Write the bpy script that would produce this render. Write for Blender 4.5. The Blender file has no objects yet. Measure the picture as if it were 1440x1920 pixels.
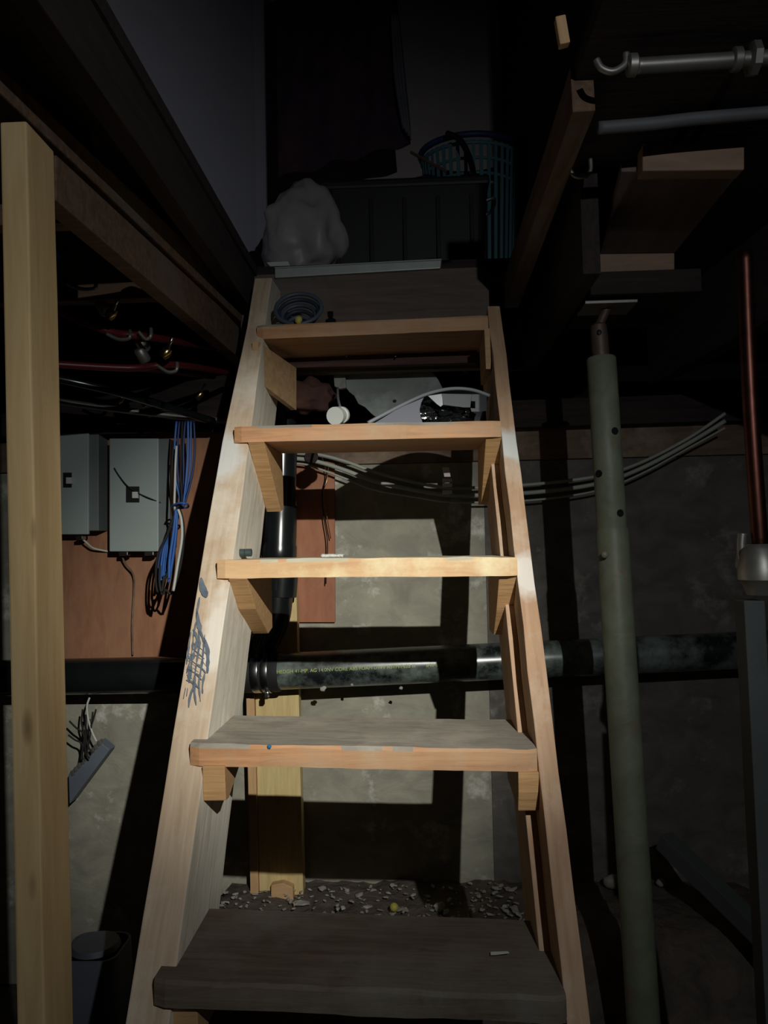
import bpy, bmesh, math, random
from math import radians as R, sin, cos, pi
from mathutils import Vector as V, Matrix, noise
random.seed(7)
S = bpy.context.scene
COL = S.collection
H = 1.42                                   # camera height over the cellar floor
# ---------------------------------------------------------------- camera
YAW, PITCH, ROLL, FPX = R(2.2), R(2.55), R(1.2), 1455.0
fwd = V((-sin(YAW)*cos(PITCH), cos(YAW)*cos(PITCH), sin(PITCH)))
r0 = V((cos(YAW), sin(YAW), 0)); u0 = r0.cross(fwd)
rgt = r0*cos(ROLL) - u0*sin(ROLL); upv = u0*cos(ROLL) + r0*sin(ROLL)
cd = bpy.data.cameras.new('camera'); cam = bpy.data.objects.new('camera', cd); COL.objects.link(cam)
cd.sensor_fit = 'VERTICAL'; cd.sensor_height = 36.0; cd.lens = 36.0*FPX/1920.0; cd.clip_start = .01
m = Matrix((rgt, upv, -fwd)).transposed().to_4x4(); m.translation = (0, 0, H); cam.matrix_world = m
S.camera = cam
# ---------------------------------------------------------------- world, torch, exposure
w = bpy.data.worlds.new('world'); S.world = w; w.use_nodes = True
w.node_tree.nodes['Background'].inputs[0].default_value = (.45, .42, .62, 1)
w.node_tree.nodes['Background'].inputs[1].default_value = .0035
S.view_settings.view_transform = 'Standard'; S.view_settings.look = 'None'
S.view_settings.gamma = 1; S.view_settings.use_curve_mapping = False
S.view_settings.exposure = 0.0
TORCH = V((.481, -.52, .70 + H)); AIM = V((-.19, 1.78, -.12 + H))
def spot(name, energy, cone, blend, col):
    l = bpy.data.lights.new(name, 'SPOT'); l.energy = energy; l.spot_size = R(cone); l.spot_blend = blend
    l.color = col; l.shadow_soft_size = .009
    o = bpy.data.objects.new(name, l); COL.objects.link(o); o.location = TORCH
    o.rotation_euler = (AIM-TORCH).to_track_quat('-Z', 'Y').to_euler(); return o
spot('torch_hotspot', 205, 33, 1.0, (1, .98, .90))
spot('torch_mid', 28, 44, 1.0, (1, .98, .93))
spot('torch_spill', 31, 94, 1.0, (.93, .98, 1))

def at(x, y, Y=None, X=None, Z=None):
    d = fwd + rgt*((x-720)/FPX) + upv*((960-y)/FPX)
    if Y is not None: d = d*(Y/d.y)
    elif X is not None: d = d*(X/d.x)
    else: d = d*(Z/d.z)
    return V((d.x, d.y, d.z + H))
def W(x, y, z): return V((x, y, z+H))
# ---------------------------------------------------------------- materials
MC = {}
def mat(key, col, col2=None, scale=6, stretch=(1, 1, 1), rough=.7, metal=0, bump=.15, detail=6, dirt=None, dirtscale=3, dirtlo=.5, dirthi=.65, spec=.4, knots=False, bumpd=.004):
    if key in MC: return MC[key]
    m = bpy.data.materials.new(key); m.use_nodes = True; nt = m.node_tree; N = nt.nodes; L = nt.links
    b = N['Principled BSDF']; b.inputs['Roughness'].default_value = rough; b.inputs['Metallic'].default_value = metal
    b.inputs['Specular IOR Level'].default_value = spec
    tc = N.new('ShaderNodeTexCoord'); mp = N.new('ShaderNodeMapping'); mp.inputs['Scale'].default_value = stretch
    oi = N.new('ShaderNodeObjectInfo'); ad = N.new('ShaderNodeVectorMath'); ad.operation = 'ADD'
    mu = N.new('ShaderNodeMath'); mu.operation = 'MULTIPLY'; mu.inputs[1].default_value = 17
    L.new(oi.outputs['Random'], mu.inputs[0])
    L.new(tc.outputs['Object'], mp.inputs['Vector']); L.new(mp.outputs[0], ad.inputs[0]); L.new(mu.outputs[0], ad.inputs[1])
    nz = N.new('ShaderNodeTexNoise'); nz.inputs['Scale'].default_value = scale; nz.inputs['Detail'].default_value = detail
    nz.inputs['Roughness'].default_value = .6; nz.inputs['Distortion'].default_value = .6
    L.new(ad.outputs[0], nz.inputs['Vector'])
    cr = N.new('ShaderNodeValToRGB'); cr.color_ramp.elements[0].position = .32; cr.color_ramp.elements[1].position = .68
    c2 = col2 or tuple(c*.72 for c in col)
    cr.color_ramp.elements[0].color = (*c2, 1); cr.color_ramp.elements[1].color = (*col, 1)
    L.new(nz.outputs['Fac'], cr.inputs[0]); out = cr.outputs[0]
    def mix(fac, a, bcol):
        mx = N.new('ShaderNodeMix'); mx.data_type = 'RGBA'; L.new(fac, mx.inputs[0]); L.new(a, mx.inputs[6]); mx.inputs[7].default_value = (*bcol, 1)
        return mx.outputs[2]
    if dirt:
        n2 = N.new('ShaderNodeTexNoise'); n2.inputs['Scale'].default_value = dirtscale; n2.inputs['Detail'].default_value = 9
        n2.inputs['Roughness'].default_value = .68
        L.new(tc.outputs['Object'], n2.inputs['Vector'])
        r2 = N.new('ShaderNodeMapRange'); r2.inputs[1].default_value = dirtlo; r2.inputs[2].default_value = dirthi
        L.new(n2.outputs['Fac'], r2.inputs[0]); out = mix(r2.outputs[0], out, dirt)
    if knots:
        vm = N.new('ShaderNodeMapping'); vm.inputs['Scale'].default_value = (4.2, 13, 13)
        L.new(ad.outputs[0], vm.inputs['Vector'])
        vo = N.new('ShaderNodeTexVoronoi'); vo.inputs['Scale'].default_value = .8; L.new(tc.outputs['Object'], vm.inputs['Vector']); L.new(vm.outputs[0], vo.inputs['Vector'])
        r3 = N.new('ShaderNodeMapRange'); r3.inputs[1].default_value = .13; r3.inputs[2].default_value = .07; r3.inputs[4].default_value = .75
        L.new(vo.outputs['Distance'], r3.inputs[0]); out = mix(r3.outputs[0], out, (.13, .06, .025))
    L.new(out, b.inputs['Base Color'])
    bp = N.new('ShaderNodeBump'); bp.inputs['Strength'].default_value = bump; bp.inputs['Distance'].default_value = bumpd
    L.new(nz.outputs['Fac'], bp.inputs['Height']); L.new(bp.outputs[0], b.inputs['Normal'])
    MC[key] = m; return m
GR = (1.2, 14, 14)
tread_m = mat('weathered_tread_wood', (.64, .34, .165), (.42, .21, .10), 5, GR, .72, bump=.35, dirt=(.50, .33, .20), dirtscale=4, dirtlo=.45)
tread_dirty = mat('dusty_tread_wood', (.17, .13, .095), (.095, .07, .05), 5, GR, .85, bump=.35, dirt=(.18, .16, .13), dirtscale=5, dirtlo=.45)
tread_pale = mat('pale_tread_wood', (.74, .50, .26), (.60, .36, .19), 5, GR, .7, bump=.3, dirt=(.80, .68, .42), dirtscale=5, dirtlo=.5)
string_m = mat('stringer_wood', (.64, .50, .36), (.48, .35, .23), 4, GR, .72, bump=.3, dirt=(.74, .66, .54), dirtscale=4, dirtlo=.48, dirthi=.7)
string_r = mat('right_stringer_wood', (.54, .36, .23), (.40, .24, .14), 4, GR, .72, bump=.3, dirt=(.60, .48, .36), dirtscale=5, dirtlo=.5, dirthi=.7)
cleat_m = mat('cleat_pine', (.62, .38, .18), (.46, .26, .11), 7, GR, .7, bump=.35, knots=True)
pine_m = mat('new_pine', (.74, .54, .28), (.60, .41, .19), 4, (1, 10, 10), .65, bump=.15, knots=True)
stud_m = mat('yellow_pine', (.72, .58, .28), (.58, .42, .18), 6, (1, 12, 12), .65, bump=.15, knots=True)
joist_m = mat('old_joist_wood', (.20, .12, .075), (.10, .06, .04), 4, GR, .85, bump=.4, dirt=(.16, .13, .10), dirtscale=3)
dark_m = mat('dark_wood', (.045, .03, .028), (.02, .015, .015), 4, GR, .95, bump=.4)  # near-black wood, also used on the boards that stand in for shade
ply_m = mat('brown_plywood', (.42, .20, .105), (.30, .13, .07), 5, (6, 6, 1.4), .75, bump=.15, dirt=(.38, .22, .13), dirtscale=3, dirtlo=.5, dirthi=.8)
plyred_m = mat('red_plywood', (.42, .18, .10), (.32, .13, .07), 5, (6, 6, 1.4), .75, bump=.15, dirt=(.46, .26, .16), dirtscale=4, dirtlo=.5, dirthi=.8)
conc_m = mat('foundation_concrete', (.40, .385, .30), (.27, .26, .21), 9, (1, 1, 1.4), .9, bump=.6, bumpd=.01, dirt=(.68, .67, .60), dirtscale=7, dirtlo=.56, dirthi=.68)
floor_m = mat('cellar_floor', (.12, .105, .09), (.05, .045, .04), 7, rough=.95, bump=.8, bumpd=.02, dirt=(.22, .2, .18), dirtscale=9, dirtlo=.6)
abs_m = mat('black_abs', (.012, .017, .017), (.006, .008, .009), 8, rough=.27, bump=.05, dirt=(.20, .24, .215), dirtscale=9, dirtlo=.40, dirthi=.66, spec=.9)
abs_clean = mat('black_abs_clean', (.012, .015, .016), (.008, .009, .010), 8, rough=.22, bump=.03, spec=.8)
steel_m = mat('bright_steel', (.55, .57, .57), (.38, .40, .40), 12, rough=.25, metal=1, bump=.05)
panel_m = mat('panel_grey', (.40, .47, .45), (.36, .42, .40), 3, rough=.45, bump=.05)
paint_m = mat('column_paint', (.22, .24, .17), (.15, .17, .11), 14, rough=.5, bump=.5, dirt=(.24, .16, .11), dirtscale=14, dirtlo=.56, dirthi=.68)
white_m = mat('white_plastic', (.66, .68, .62), (.56, .58, .54), 4, rough=.45, bump=.03)
blue_m = mat('blue_cable', (.05, .17, .52), (.03, .10, .34), 4, rough=.4, bump=.03)
navy_m = mat('navy_cable', (.03, .06, .20), (.02, .03, .11), 4, rough=.45, bump=.03)
black_m = mat('black_plastic', (.010, .010, .011), (.006, .006, .007), 4, rough=.55, bump=.05)
blackrub = mat('black_rubber', (.02, .02, .02), None, 6, rough=.7)
copper_m = mat('copper', (.13, .05, .038), (.06, .025, .02), 14, rough=.42, metal=1, bump=.05)
red_m = mat('red_pex', (.13, .015, .018), None, 5, rough=.4)
brass_m = mat('brass', (.55, .42, .18), None, 8, rough=.25, metal=1, bump=.05)
galv_m = mat('galvanised', (.34, .33, .30), (.20, .19, .18), 10, rough=.45, metal=.7, bump=.1)
lav_m = mat('pale_grey_enamel', (.135, .14, .17), (.12, .125, .155), 3, rough=.5, bump=.02)
rim_m = mat('grey_rim', (.26, .28, .29), None, 3, rough=.4, bump=.02)
sheet_m = mat('grey_mottled_sheet', (.24, .27, .255), (.15, .17, .16), 7, rough=.65, bump=.3, dirt=(.30, .34, .32), dirtscale=6)
plaster_m = mat('lilac_grey_plaster', (.80, .78, .90), (.74, .72, .84), 2, rough=.9, bump=.05)
beige_m = mat('beige_plaster', (.74, .64, .62), (.68, .58, .56), 2, rough=.9, bump=.05)
coat_m = mat('dark_cloth', (.10, .05, .07), (.05, .028, .05), 10, rough=.95, bump=.3)
greycloth = mat('grey_cloth', (.22, .22, .25), (.16, .16, .19), 10, rough=.95, bump=.3)
whitecloth = mat('white_film', (.40, .36, .36), (.30, .27, .28), 5, rough=.45, bump=.3)
teal_m = mat('teal_plastic', (.12, .27, .30), (.09, .21, .24), 4, rough=.4, bump=.02)
nosing_m = mat('metal_nosing', (.48, .52, .47), (.36, .39, .36), 6, (1, 1, 1), rough=.4, metal=.25, bump=.1)
bluepaint = mat('grey_blue_paint', (.16, .20, .23), (.10, .12, .16), 30, rough=.6, bump=.2)
smear_m = mat('white_smear', (.66, .66, .62), (.50, .47, .42), 14, rough=.7, bump=.2)
yellow_m = mat('yellow_rubber', (.60, .52, .10), None, 5, rough=.5)
print_m = mat('yellow_green_print', (.50, .60, .18), (.30, .38, .12), 60, rough=.6, bump=0)
rubble_m = mat('pale_rubble', (.46, .44, .39), (.24, .23, .20), 20, rough=.9, bump=.5)
redwood = mat('sill_wood', (.21, .145, .10), (.13, .085, .06), 5, (1, 10, 10), .8, bump=.3, dirt=(.32, .24, .17), dirtscale=4)
header_m = mat('header_board', (.17, .125, .10), (.11, .08, .065), 4, (1.2, 12, 12), .8, bump=.3, dirt=(.15, .13, .12), dirtscale=4)
hose_m = mat('grey_blue_hose', (.09, .11, .14), (.05, .06, .09), 6, rough=.45)
# ---------------------------------------------------------------- object helpers
WM = {}
def link(name, me, mw, m=None, parent=None):
    o = bpy.data.objects.new(name, me); COL.objects.link(o)
    if me is not None and m is not None:
        me.materials.clear(); me.materials.append(m)
    WM[o.name] = mw.copy(); o.matrix_basis = mw
    if parent is not None:
        o.parent = parent; o.matrix_basis = WM[parent.name].inverted() @ mw
    return o
def tag(o, label, cat, group=None):
    o['label'] = label; o['category'] = cat
    if group: o['group'] = group
    return o
def struct(o): o['kind'] = 'structure'; return o
def thing(name, label, cat, loc, group=None):
    return tag(link(name, None, Matrix.Translation(V(loc))), label, cat, group)
def finish(bm, name, m, parent=None, smooth=False, mw=None, bevel=0):
    bmesh.ops.recalc_face_normals(bm, faces=bm.faces)
    if bevel: bmesh.ops.bevel(bm, geom=[e for e in bm.edges if e.calc_face_angle(0) > .5], offset=bevel, segments=2, affect='EDGES', profile=.6)
    if mw is None:                                   # world-space verts: re-centre on the mesh
        c = sum((v.co for v in bm.verts), V())/max(1, len(bm.verts)); mw = Matrix.Translation(c)
        for v in bm.verts: v.co -= c
    if smooth:
        for f in bm.faces: f.smooth = True
    me = bpy.data.meshes.new(name); bm.to_mesh(me); bm.free()
    return link(name, me, mw, m, parent)
def frame(a, b, up):
    x = (b-a).normalized(); z = (up - x*up.dot(x)).normalized(); y = z.cross(x)
    M = Matrix((x, y, z)).transposed().to_4x4(); M.translation = (a+b)/2; return M
def board(name, a, b, wid, thk, m, parent=None, up=V((0, 0, 1)), bevel=.0022, wob=.0012, cuts=None):
    """plank with its centre line a-b, width along local Y, thickness along `up`"""
    a, b = V(a), V(b); L = (b-a).length; n = cuts if cuts is not None else max(2, int(L/.12)); bm = bmesh.new(); rings = []
    sd = random.random()*50
    for i in range(n+1):
        x = -L/2+L*i/n; r = []
        for sy, sz in ((-1, -1), (1, -1), (1, 1), (-1, 1)):
            q = V((x*4+sd, sy*3+sd, sz*3)); k = noise.noise(q)*wob; k2 = noise.noise(q+V((9, 9, 9)))*wob
            r.append(bm.verts.new((x + (noise.noise(q*2)*wob*1.5 if i in (0, n) else 0), sy*wid/2+k, sz*thk/2+k2)))
        rings.append(r)
    for i in range(n):
        for j in range(4): bm.faces.new((rings[i][j], rings[i][(j+1) % 4], rings[i+1][(j+1) % 4], rings[i+1][j]))
    bm.faces.new(rings[0]); bm.faces.new(rings[-1])
    return finish(bm, name, m, parent, mw=frame(a, b, V(up)), bevel=bevel)
def prism(name, pts, ext, m, parent=None, bevel=.0015):
    bm = bmesh.new(); ext = V(ext)
    A = [bm.verts.new(V(p)) for p in pts]; B = [bm.verts.new(V(p)+ext) for p in pts]; n = len(pts)
    bm.faces.new(A); bm.faces.new(B[::-1])
    for i in range(n): bm.faces.new((A[i], A[(i+1) % n], B[(i+1) % n], B[i]))
    return finish(bm, name, m, parent, bevel=bevel)
def box(name, c, s, m, parent=None, bevel=.002, rot=None):
    bm = bmesh.new(); bmesh.ops.create_cube(bm, size=1)
    for v in bm.verts: v.co = V((v.co.x*s[0], v.co.y*s[1], v.co.z*s[2]))
    mw = Matrix.Translation(V(c)) @ (rot.to_4x4() if rot else Matrix())
    return finish(bm, name, m, parent, mw=mw, bevel=bevel)
def smooth_path(P, n=6):
    P = [V(p) for p in P]
    if len(P) < 3: return P
    out = []
    for i in range(len(P)-1):
        p0, p1, p2, p3 = P[max(i-1, 0)], P[i], P[i+1], P[min(i+2, len(P)-1)]
        for k in range(n):
            t = k/n; out.append(.5*((2*p1)+(p2-p0)*t+(2*p0-5*p1+4*p2-p3)*t*t+(3*p1-p0-3*p2+p3)*t**3))
    return out+[P[-1]]
def tube_bm(bm, P, r, seg=10, cap=True):
    P = [V(p) for p in P]; prev = None; rings = []
    for i, p in enumerate(P):
        t = (P[min(i+1, len(P)-1)]-P[max(i-1, 0)]).normalized()
        ref = prev if prev is not None else (V((0, 0, 1)) if abs(t.z) < .9 else V((1, 0, 0)))
        a = (ref-t*ref.dot(t)).normalized(); prev = a; b = t.cross(a)
        rr = r[i] if isinstance(r, (list, tuple)) else r
        rings.append([bm.verts.new(p+(a*cos(2*pi*k/seg)+b*sin(2*pi*k/seg))*rr) for k in range(seg)])
    for i in range(len(rings)-1):
        for k in range(seg): bm.faces.new((rings[i][k], rings[i][(k+1) % seg], rings[i+1][(k+1) % seg], rings[i+1][k]))
    if cap: bm.faces.new(rings[0][::-1]); bm.faces.new(rings[-1])
def tube(name, P, r, m, parent=None, seg=12, sm=True):
    bm = bmesh.new(); P2 = smooth_path(P) if sm and not isinstance(r, (list, tuple)) else P
    tube_bm(bm, P2, r, seg); o = finish(bm, name, m, parent, smooth=True)
    try:
        for e in o.data.edges: pass
    except Exception: pass
    return o
def profile_tube(name, a, b, prof, m, parent=None, seg=28):
    """lathe along a-b: prof = [(t, radius)...]"""
    a, b = V(a), V(b); bm = bmesh.new(); P = [a+(b-a)*t for t, r in prof]; t = (b-a).normalized()
    ref = V((0, 0, 1)) if abs(t.z) < .9 else V((1, 0, 0)); u = (ref-t*ref.dot(t)).normalized(); v = t.cross(u); rings = []
    for p, (_, r) in zip(P, prof): rings.append([bm.verts.new(p+(u*cos(2*pi*k/seg)+v*sin(2*pi*k/seg))*r) for k in range(seg)])
    for i in range(len(rings)-1):
        for k in range(seg):
            f = bm.faces.new((rings[i][k], rings[i][(k+1) % seg], rings[i+1][(k+1) % seg], rings[i+1][k]))
    bm.faces.new(rings[0][::-1]); bm.faces.new(rings[-1])
    o = finish(bm, name, m, parent)
    for p in o.data.polygons: p.use_smooth = len(p.vertices) == 4
    o.data.set_sharp_from_angle(angle=R(40))
    return o
def ribbon(name, P, wid, n, m, parent=None, thk=.0008):
    """thin stroke of paint lying on a surface with normal n; wid can be a list"""
    bm = bmesh.new(); n = V(n).normalized(); P = [V(p) for p in P]; top = []
    for i, p in enumerate(P):
        t = (P[min(i+1, len(P)-1)]-P[max(i-1, 0)]).normalized(); s = t.cross(n)
        ww = wid[i] if isinstance(wid, (list, tuple)) else wid*max(.2, 1+1.3*noise.noise(p*90))*min(1, .25+i*.3, .25+(len(P)-1-i)*.3)
        top.append([bm.verts.new(p+s*ww/2+n*thk), bm.verts.new(p-s*ww/2+n*thk), bm.verts.new(p-s*ww/2-n*thk), bm.verts.new(p+s*ww/2-n*thk)])
    for i in range(len(top)-1):
        for k in range(4): bm.faces.new((top[i][k], top[i][(k+1) % 4], top[i+1][(k+1) % 4], top[i+1][k]))
    bm.faces.new(top[0][::-1]); bm.faces.new(top[-1])
    return finish(bm, name, m, parent)
def blob(name, c, s, m, parent=None, sub=3, amp=.25, fr=2.2, seed=0, flat=None, smooth=True):
    bm = bmesh.new(); bmesh.ops.create_icosphere(bm, subdivisions=sub, radius=1)
    for v in bm.verts:
        k = 1+amp*noise.fractal(v.co*fr+V((seed, seed, 0)), 1, 2, 3)
        v.co = V((v.co.x*s[0], v.co.y*s[1], v.co.z*s[2]))*k
        if flat is not None and v.co.z < flat: v.co.z = flat
    return finish(bm, name, m, parent, smooth=smooth, mw=Matrix.Translation(V(c)))
# ---------------------------------------------------------------- setting
WY = 2.58
bm = bmesh.new(); bmesh.ops.create_grid(bm, x_segments=60, y_segments=60, size=.5)
for v in bm.verts:
    v.co = V((v.co.x*4.6-.1, v.co.y*4.8+.9, 0)); v.co.z = .012*noise.noise(v.co*5)-.005
struct(finish(bm, 'floor', floor_m, smooth=True))
# foundation wall behind the stair; dirt ledge, sill and void above it
struct(box('wall_back', (-1.083, WY+.1, (H+.275)/2), (2.634, .2, H+.275), conc_m, bevel=.003))
concd_m = mat('darker_concrete', (.17, .155, .14), (.10, .09, .08), 9, (1, 1, 1.4), .9, bump=.6, bumpd=.01, dirt=(.26, .25, .23), dirtscale=7, dirtlo=.57, dirthi=.68)  # darker tone for the wall right of the stair
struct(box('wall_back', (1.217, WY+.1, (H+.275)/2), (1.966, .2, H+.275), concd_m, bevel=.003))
struct(box('wall_left', (-2.35, .9, 1.25), (.1, 4.6, 2.5), conc_m, bevel=0))
struct(box('wall_right', (2.15, .9, 1.25), (.1, 4.6, 2.5), conc_m, bevel=0))
struct(box('wall_front', (-.1, -1.45, 1.25), (4.6, .1, 2.5), conc_m, bevel=0))
for i, (x0, x1, y0, y1) in enumerate([(-2.3, -.45, -1.4, 3.6), (.30, 2.1, 1.0, 3.6), (.95, 2.1, -1.4, 1.0), (-.45, .30, 2.26, 3.6), (-.45, .95, -1.4, -.75)]):
    struct(box('ceiling' if i == 0 else 'ceiling', ((x0+x1)/2, (y0+y1)/2, H+.825), (x1-x0, y1-y0, .03), dark_m, bevel=0))
struct(box('trim_1', (-.1, WY+.04, H+.34), (4.6, .11, .128), redwood, bevel=.003))
struct(box('wall_crawl', (-.1, 3.62, 1.9), (4.6, .05, .7), dark_m, bevel=0))
# walls of the stairwell on the upper storey
wp = [(-1.02, 1.15), (-.60, 3.02), (-.575, 3.10), (-.585, 3.18), (-.62, 3.22), (-.70, 3.22), (-1.12, 1.15)]
struct(prism('wall_upper_left', [W(x, y, .84) for x, y in wp], (0, 0, 2.0), plaster_m, bevel=0))
struct(box('ceiling', (-.93, 1.5, H+.83), (.9, 4.0, .02), dark_m, bevel=0)) if False else None
struct(box('wall_upper_back', (.1, 3.55, H+1.84), (1.6, .04, 2.0), beige_m, bevel=0))
struct(box('wall_upper_right', (.47, 2.3, H+1.84), (.04, 2.6, 2.0), dark_m, bevel=0))
struct(box('ceiling_upper', (-.1, 2.0, H+2.86), (1.2, 3.2, .04), dark_m, bevel=0))
# ---------------------------------------------------------------- stair
RISE, RUN, Y5, Z5, DP, TH = .3111, .2031, 1.170, -.651, .235, .038
SL = math.hypot(RISE, RUN); sdir = V((0, RUN, RISE))/SL; ndir = V((0, -RISE, RUN))/SL     # ndir points to the climber
stair = thing('wooden_stair', 'steep open-riser wooden basement stair with worn plank treads rising to the landing', 'stair', W(-.09, .45, -H))
def on_slope(x, n, z):              # point with given world x, offset n along ndir measured from the origin, height z
    y = (n*SL - RUN*z)/(-RISE)
    return W(x, y, z)
def pt(x, n, z):
    # n = ndir . (y,z)
    y = (ndir.z*z - n)/(-ndir.y) if False else (n - ndir.z*z)/ndir.y
    return W(x, y, z)
nf, nb = -1.362, -1.600             # front and back edge of the stringers
def stringer(name, x0, x1, zt, m, top='left'):
    zb = -H
    pts = [pt(x0, nf, zb), pt(x0, nf, zt), pt(x0, nb, zt+(.02 if top == 'left' else -.10)), pt(x0, nb, zb)]
    # local frame along the slope so that the grain follows it
    a = (pts[0]+pts[3])/2; b = (pts[1]+pts[2])/2
    M = frame(a, b, ndir); Mi = M.inverted(); bm = bmesh.new(); rings = []
    n = 26
    for i in range(n+1):
        t = i/n; f = pts[0].lerp(pts[1], t); k = pts[3].lerp(pts[2], t); q = []
        for j, (p, x) in enumerate(((f, x0), (f, x1), (k, x1), (k, x0))):
            if top == 'left' and x == x0:
                q_ = max(0, min(1, (H+.62-p.z)/.45)); x = x-.017*q_*q_*(3-2*q_)
            p = V((x, p.y, p.z)); d = noise.noise(p*9+V((0, 0, j*5)))*.0028 + noise.noise(p*30)*.0009
            q.append(bm.verts.new(Mi @ (p+V((d, 0, 0))+ndir*d*.8)))
        rings.append(q)
    for i in range(n):
        for j in range(4): bm.faces.new((rings[i][j], rings[i][(j+1) % 4], rings[i+1][(j+1) % 4], rings[i+1][j]))
    bm.faces.new(rings[0]); bm.faces.new(rings[-1])
    return finish(bm, name, m, stair, mw=M, bevel=.0025)
sl = stringer('stringer', -.429, -.381, .755, string_m)
sr = stringer('stringer', .206, .240, .630, string_r, 'right')
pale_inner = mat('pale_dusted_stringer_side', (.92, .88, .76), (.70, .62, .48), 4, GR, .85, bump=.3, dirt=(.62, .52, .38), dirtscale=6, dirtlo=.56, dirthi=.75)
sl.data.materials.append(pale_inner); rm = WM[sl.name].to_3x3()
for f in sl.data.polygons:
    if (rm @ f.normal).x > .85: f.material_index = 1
batten = board('batten', pt(.197, -1.53, -.95), pt(.197, -1.53, .20), .019, .16, string_r, stair, up=ndir, bevel=.002)
batten['label'] = 'thin wooden batten along the rear of the right stringer'
trm = [tread_dirty, tread_m, tread_pale, tread_m, tread_m]
# measured ends of every tread's front edge: (left z, right z, left x, right x)
TE = [(-.638, -.662, -.404, .207), (-.341, -.358, -.406, .205), (-.020, -.026, -.406, .207), (.287, .284, -.414, .205), (.583, .590, -.399, .203)]
treads = []
def tread(k, m, m_top):
    zl, zr, xl, xr = TE[k]; y0 = Y5+RUN*k; bm = bmesh.new()
    A = W(xl, y0, zl); B = W(xr, y0, zr); c = (A+B)/2+V((0, DP/2, -TH/2)); n = 34
    M = Matrix.Translation(c); rings = []
    for i in range(n+1):
        t = i/n; p = A.lerp(B, t); q = []
        cl = .006 if i in (0, n) else 0
        prof = [(0, -TH), (0, -.006), (.004, 0), (DP-.003, 0), (DP, -.004), (DP, -TH)]
        for j, (dy, dz) in enumerate(prof):
            w1 = noise.noise(V((p.x*7, k*3.1, j)))*.0022 + noise.noise(V((p.x*25, k*3.1, j)))*.0011
            if j in (1, 2): w1 *= 1.8
            q.append(bm.verts.new(p+V((0, dy + (w1 if j < 3 else 0)+cl*(1 if j < 3 else 0), dz+w1*.6)) - c))
        rings.append(q)
    nprof = 6
    for i in range(n):
        for j in range(nprof):
            f = bm.faces.new((rings[i][j], rings[i][(j+1) % nprof], rings[i+1][(j+1) % nprof], rings[i+1][j]))
    bm.faces.new(rings[0]); bm.faces.new(rings[-1])
    bmesh.ops.recalc_face_normals(bm, faces=bm.faces)
    me = bpy.data.meshes.new('tread'); bm.to_mesh(me); bm.free()
    o = link('tread', me, M, m, stair)
    if m_top:
        me.materials.append(m_top)
        for f in me.polygons:
            if f.normal.z > .6: f.material_index = 1
    treads.append(o); return o
dust = mat('grey_dust_on_wood', (.37, .34, .28), (.25, .22, .18), 6, (1.5, 9, 9), .9, bump=.3, dirt=(.42, .38, .31), dirtscale=8)
paledust = mat('pale_worn_top', (.60, .56, .42), (.52, .46, .33), 6, (1.5, 9, 9), .8, bump=.2)
tops = [None, dust, paledust, dust, dust]
lbl = ['lowest tread in view, dark and dirty wide plank', 'dusty grey-topped tread with rounded orange front edge', 'brightest pale tread', None, 'upper tread under the landing']
for k in range(5):
    t = tread(k, trm[k], tops[k])
    if lbl[k]: t['label'] = lbl[k]
def yz(x, P): return [W(x, y, z) for y, z in P]
def cleat(P, x0, x1, m=cleat_m, bev=.002):
    return prism('cleat', yz(x0, P), (x1-x0, 0, 0), m, stair, bev)
cleat([(1.572, -.059), (1.85, -.059), (1.85, -.188), (1.80, -.196), (1.66, -.128)], -.381, -.343)
cleat([(1.775, .249), (2.03, .249), (2.035, .105), (1.995, .096)], -.381, -.343)
cleat([(1.365, -.378), (1.52, -.378), (1.50, -.402), (1.395, -.442), (1.372, -.440)], -.381, -.341)
cleat([(1.588, -.064), (1.83, -.064), (1.83, -.20), (1.735, -.20), (1.66, -.14)], .170, .206)
cleat([(1.79, .246), (2.02, .246), (2.05, .105), (1.96, .105)], .170, .206)
cleat([(1.368, -.395), (1.57, -.395), (1.53, -.455), (1.385, -.466), (1.372, -.43)], .170, .206)
cleat([(1.185, -.676), (1.38, -.68), (1.35, -.75), (1.20, -.75)], -.381, -.343)
cleat([(1.185, -.698), (1.38, -.70), (1.35, -.77), (1.20, -.77)], .170, .206)
# plywood cleats under the top tread; the left one splays inwards
f1, f2 = at(484, 640, Y=1.96), at(484, 714, Y=1.96); g1, g2 = at(556, 690, Y=2.18), at(556, 769, Y=2.18)
c = prism('cleat', [f1, g1, g2, f2], (-.016, 0, 0), mat('cleat_ply', (.55, .36, .19), (.40, .25, .12), 6, (1, 9, 9), .7), stair)
c['label'] = 'plywood cleat with layered edge'
f1, f2 = at(908, 616, Y=1.96), at(911, 692, Y=1.96)
c = prism('cleat', [f1, f1+V((.004, .2, 0)), f2+V((.004, .2, 0)), f2], (.014, 0, 0), MC['cleat_ply'], stair); c['label'] = 'plywood cleat with layered edge'
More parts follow.
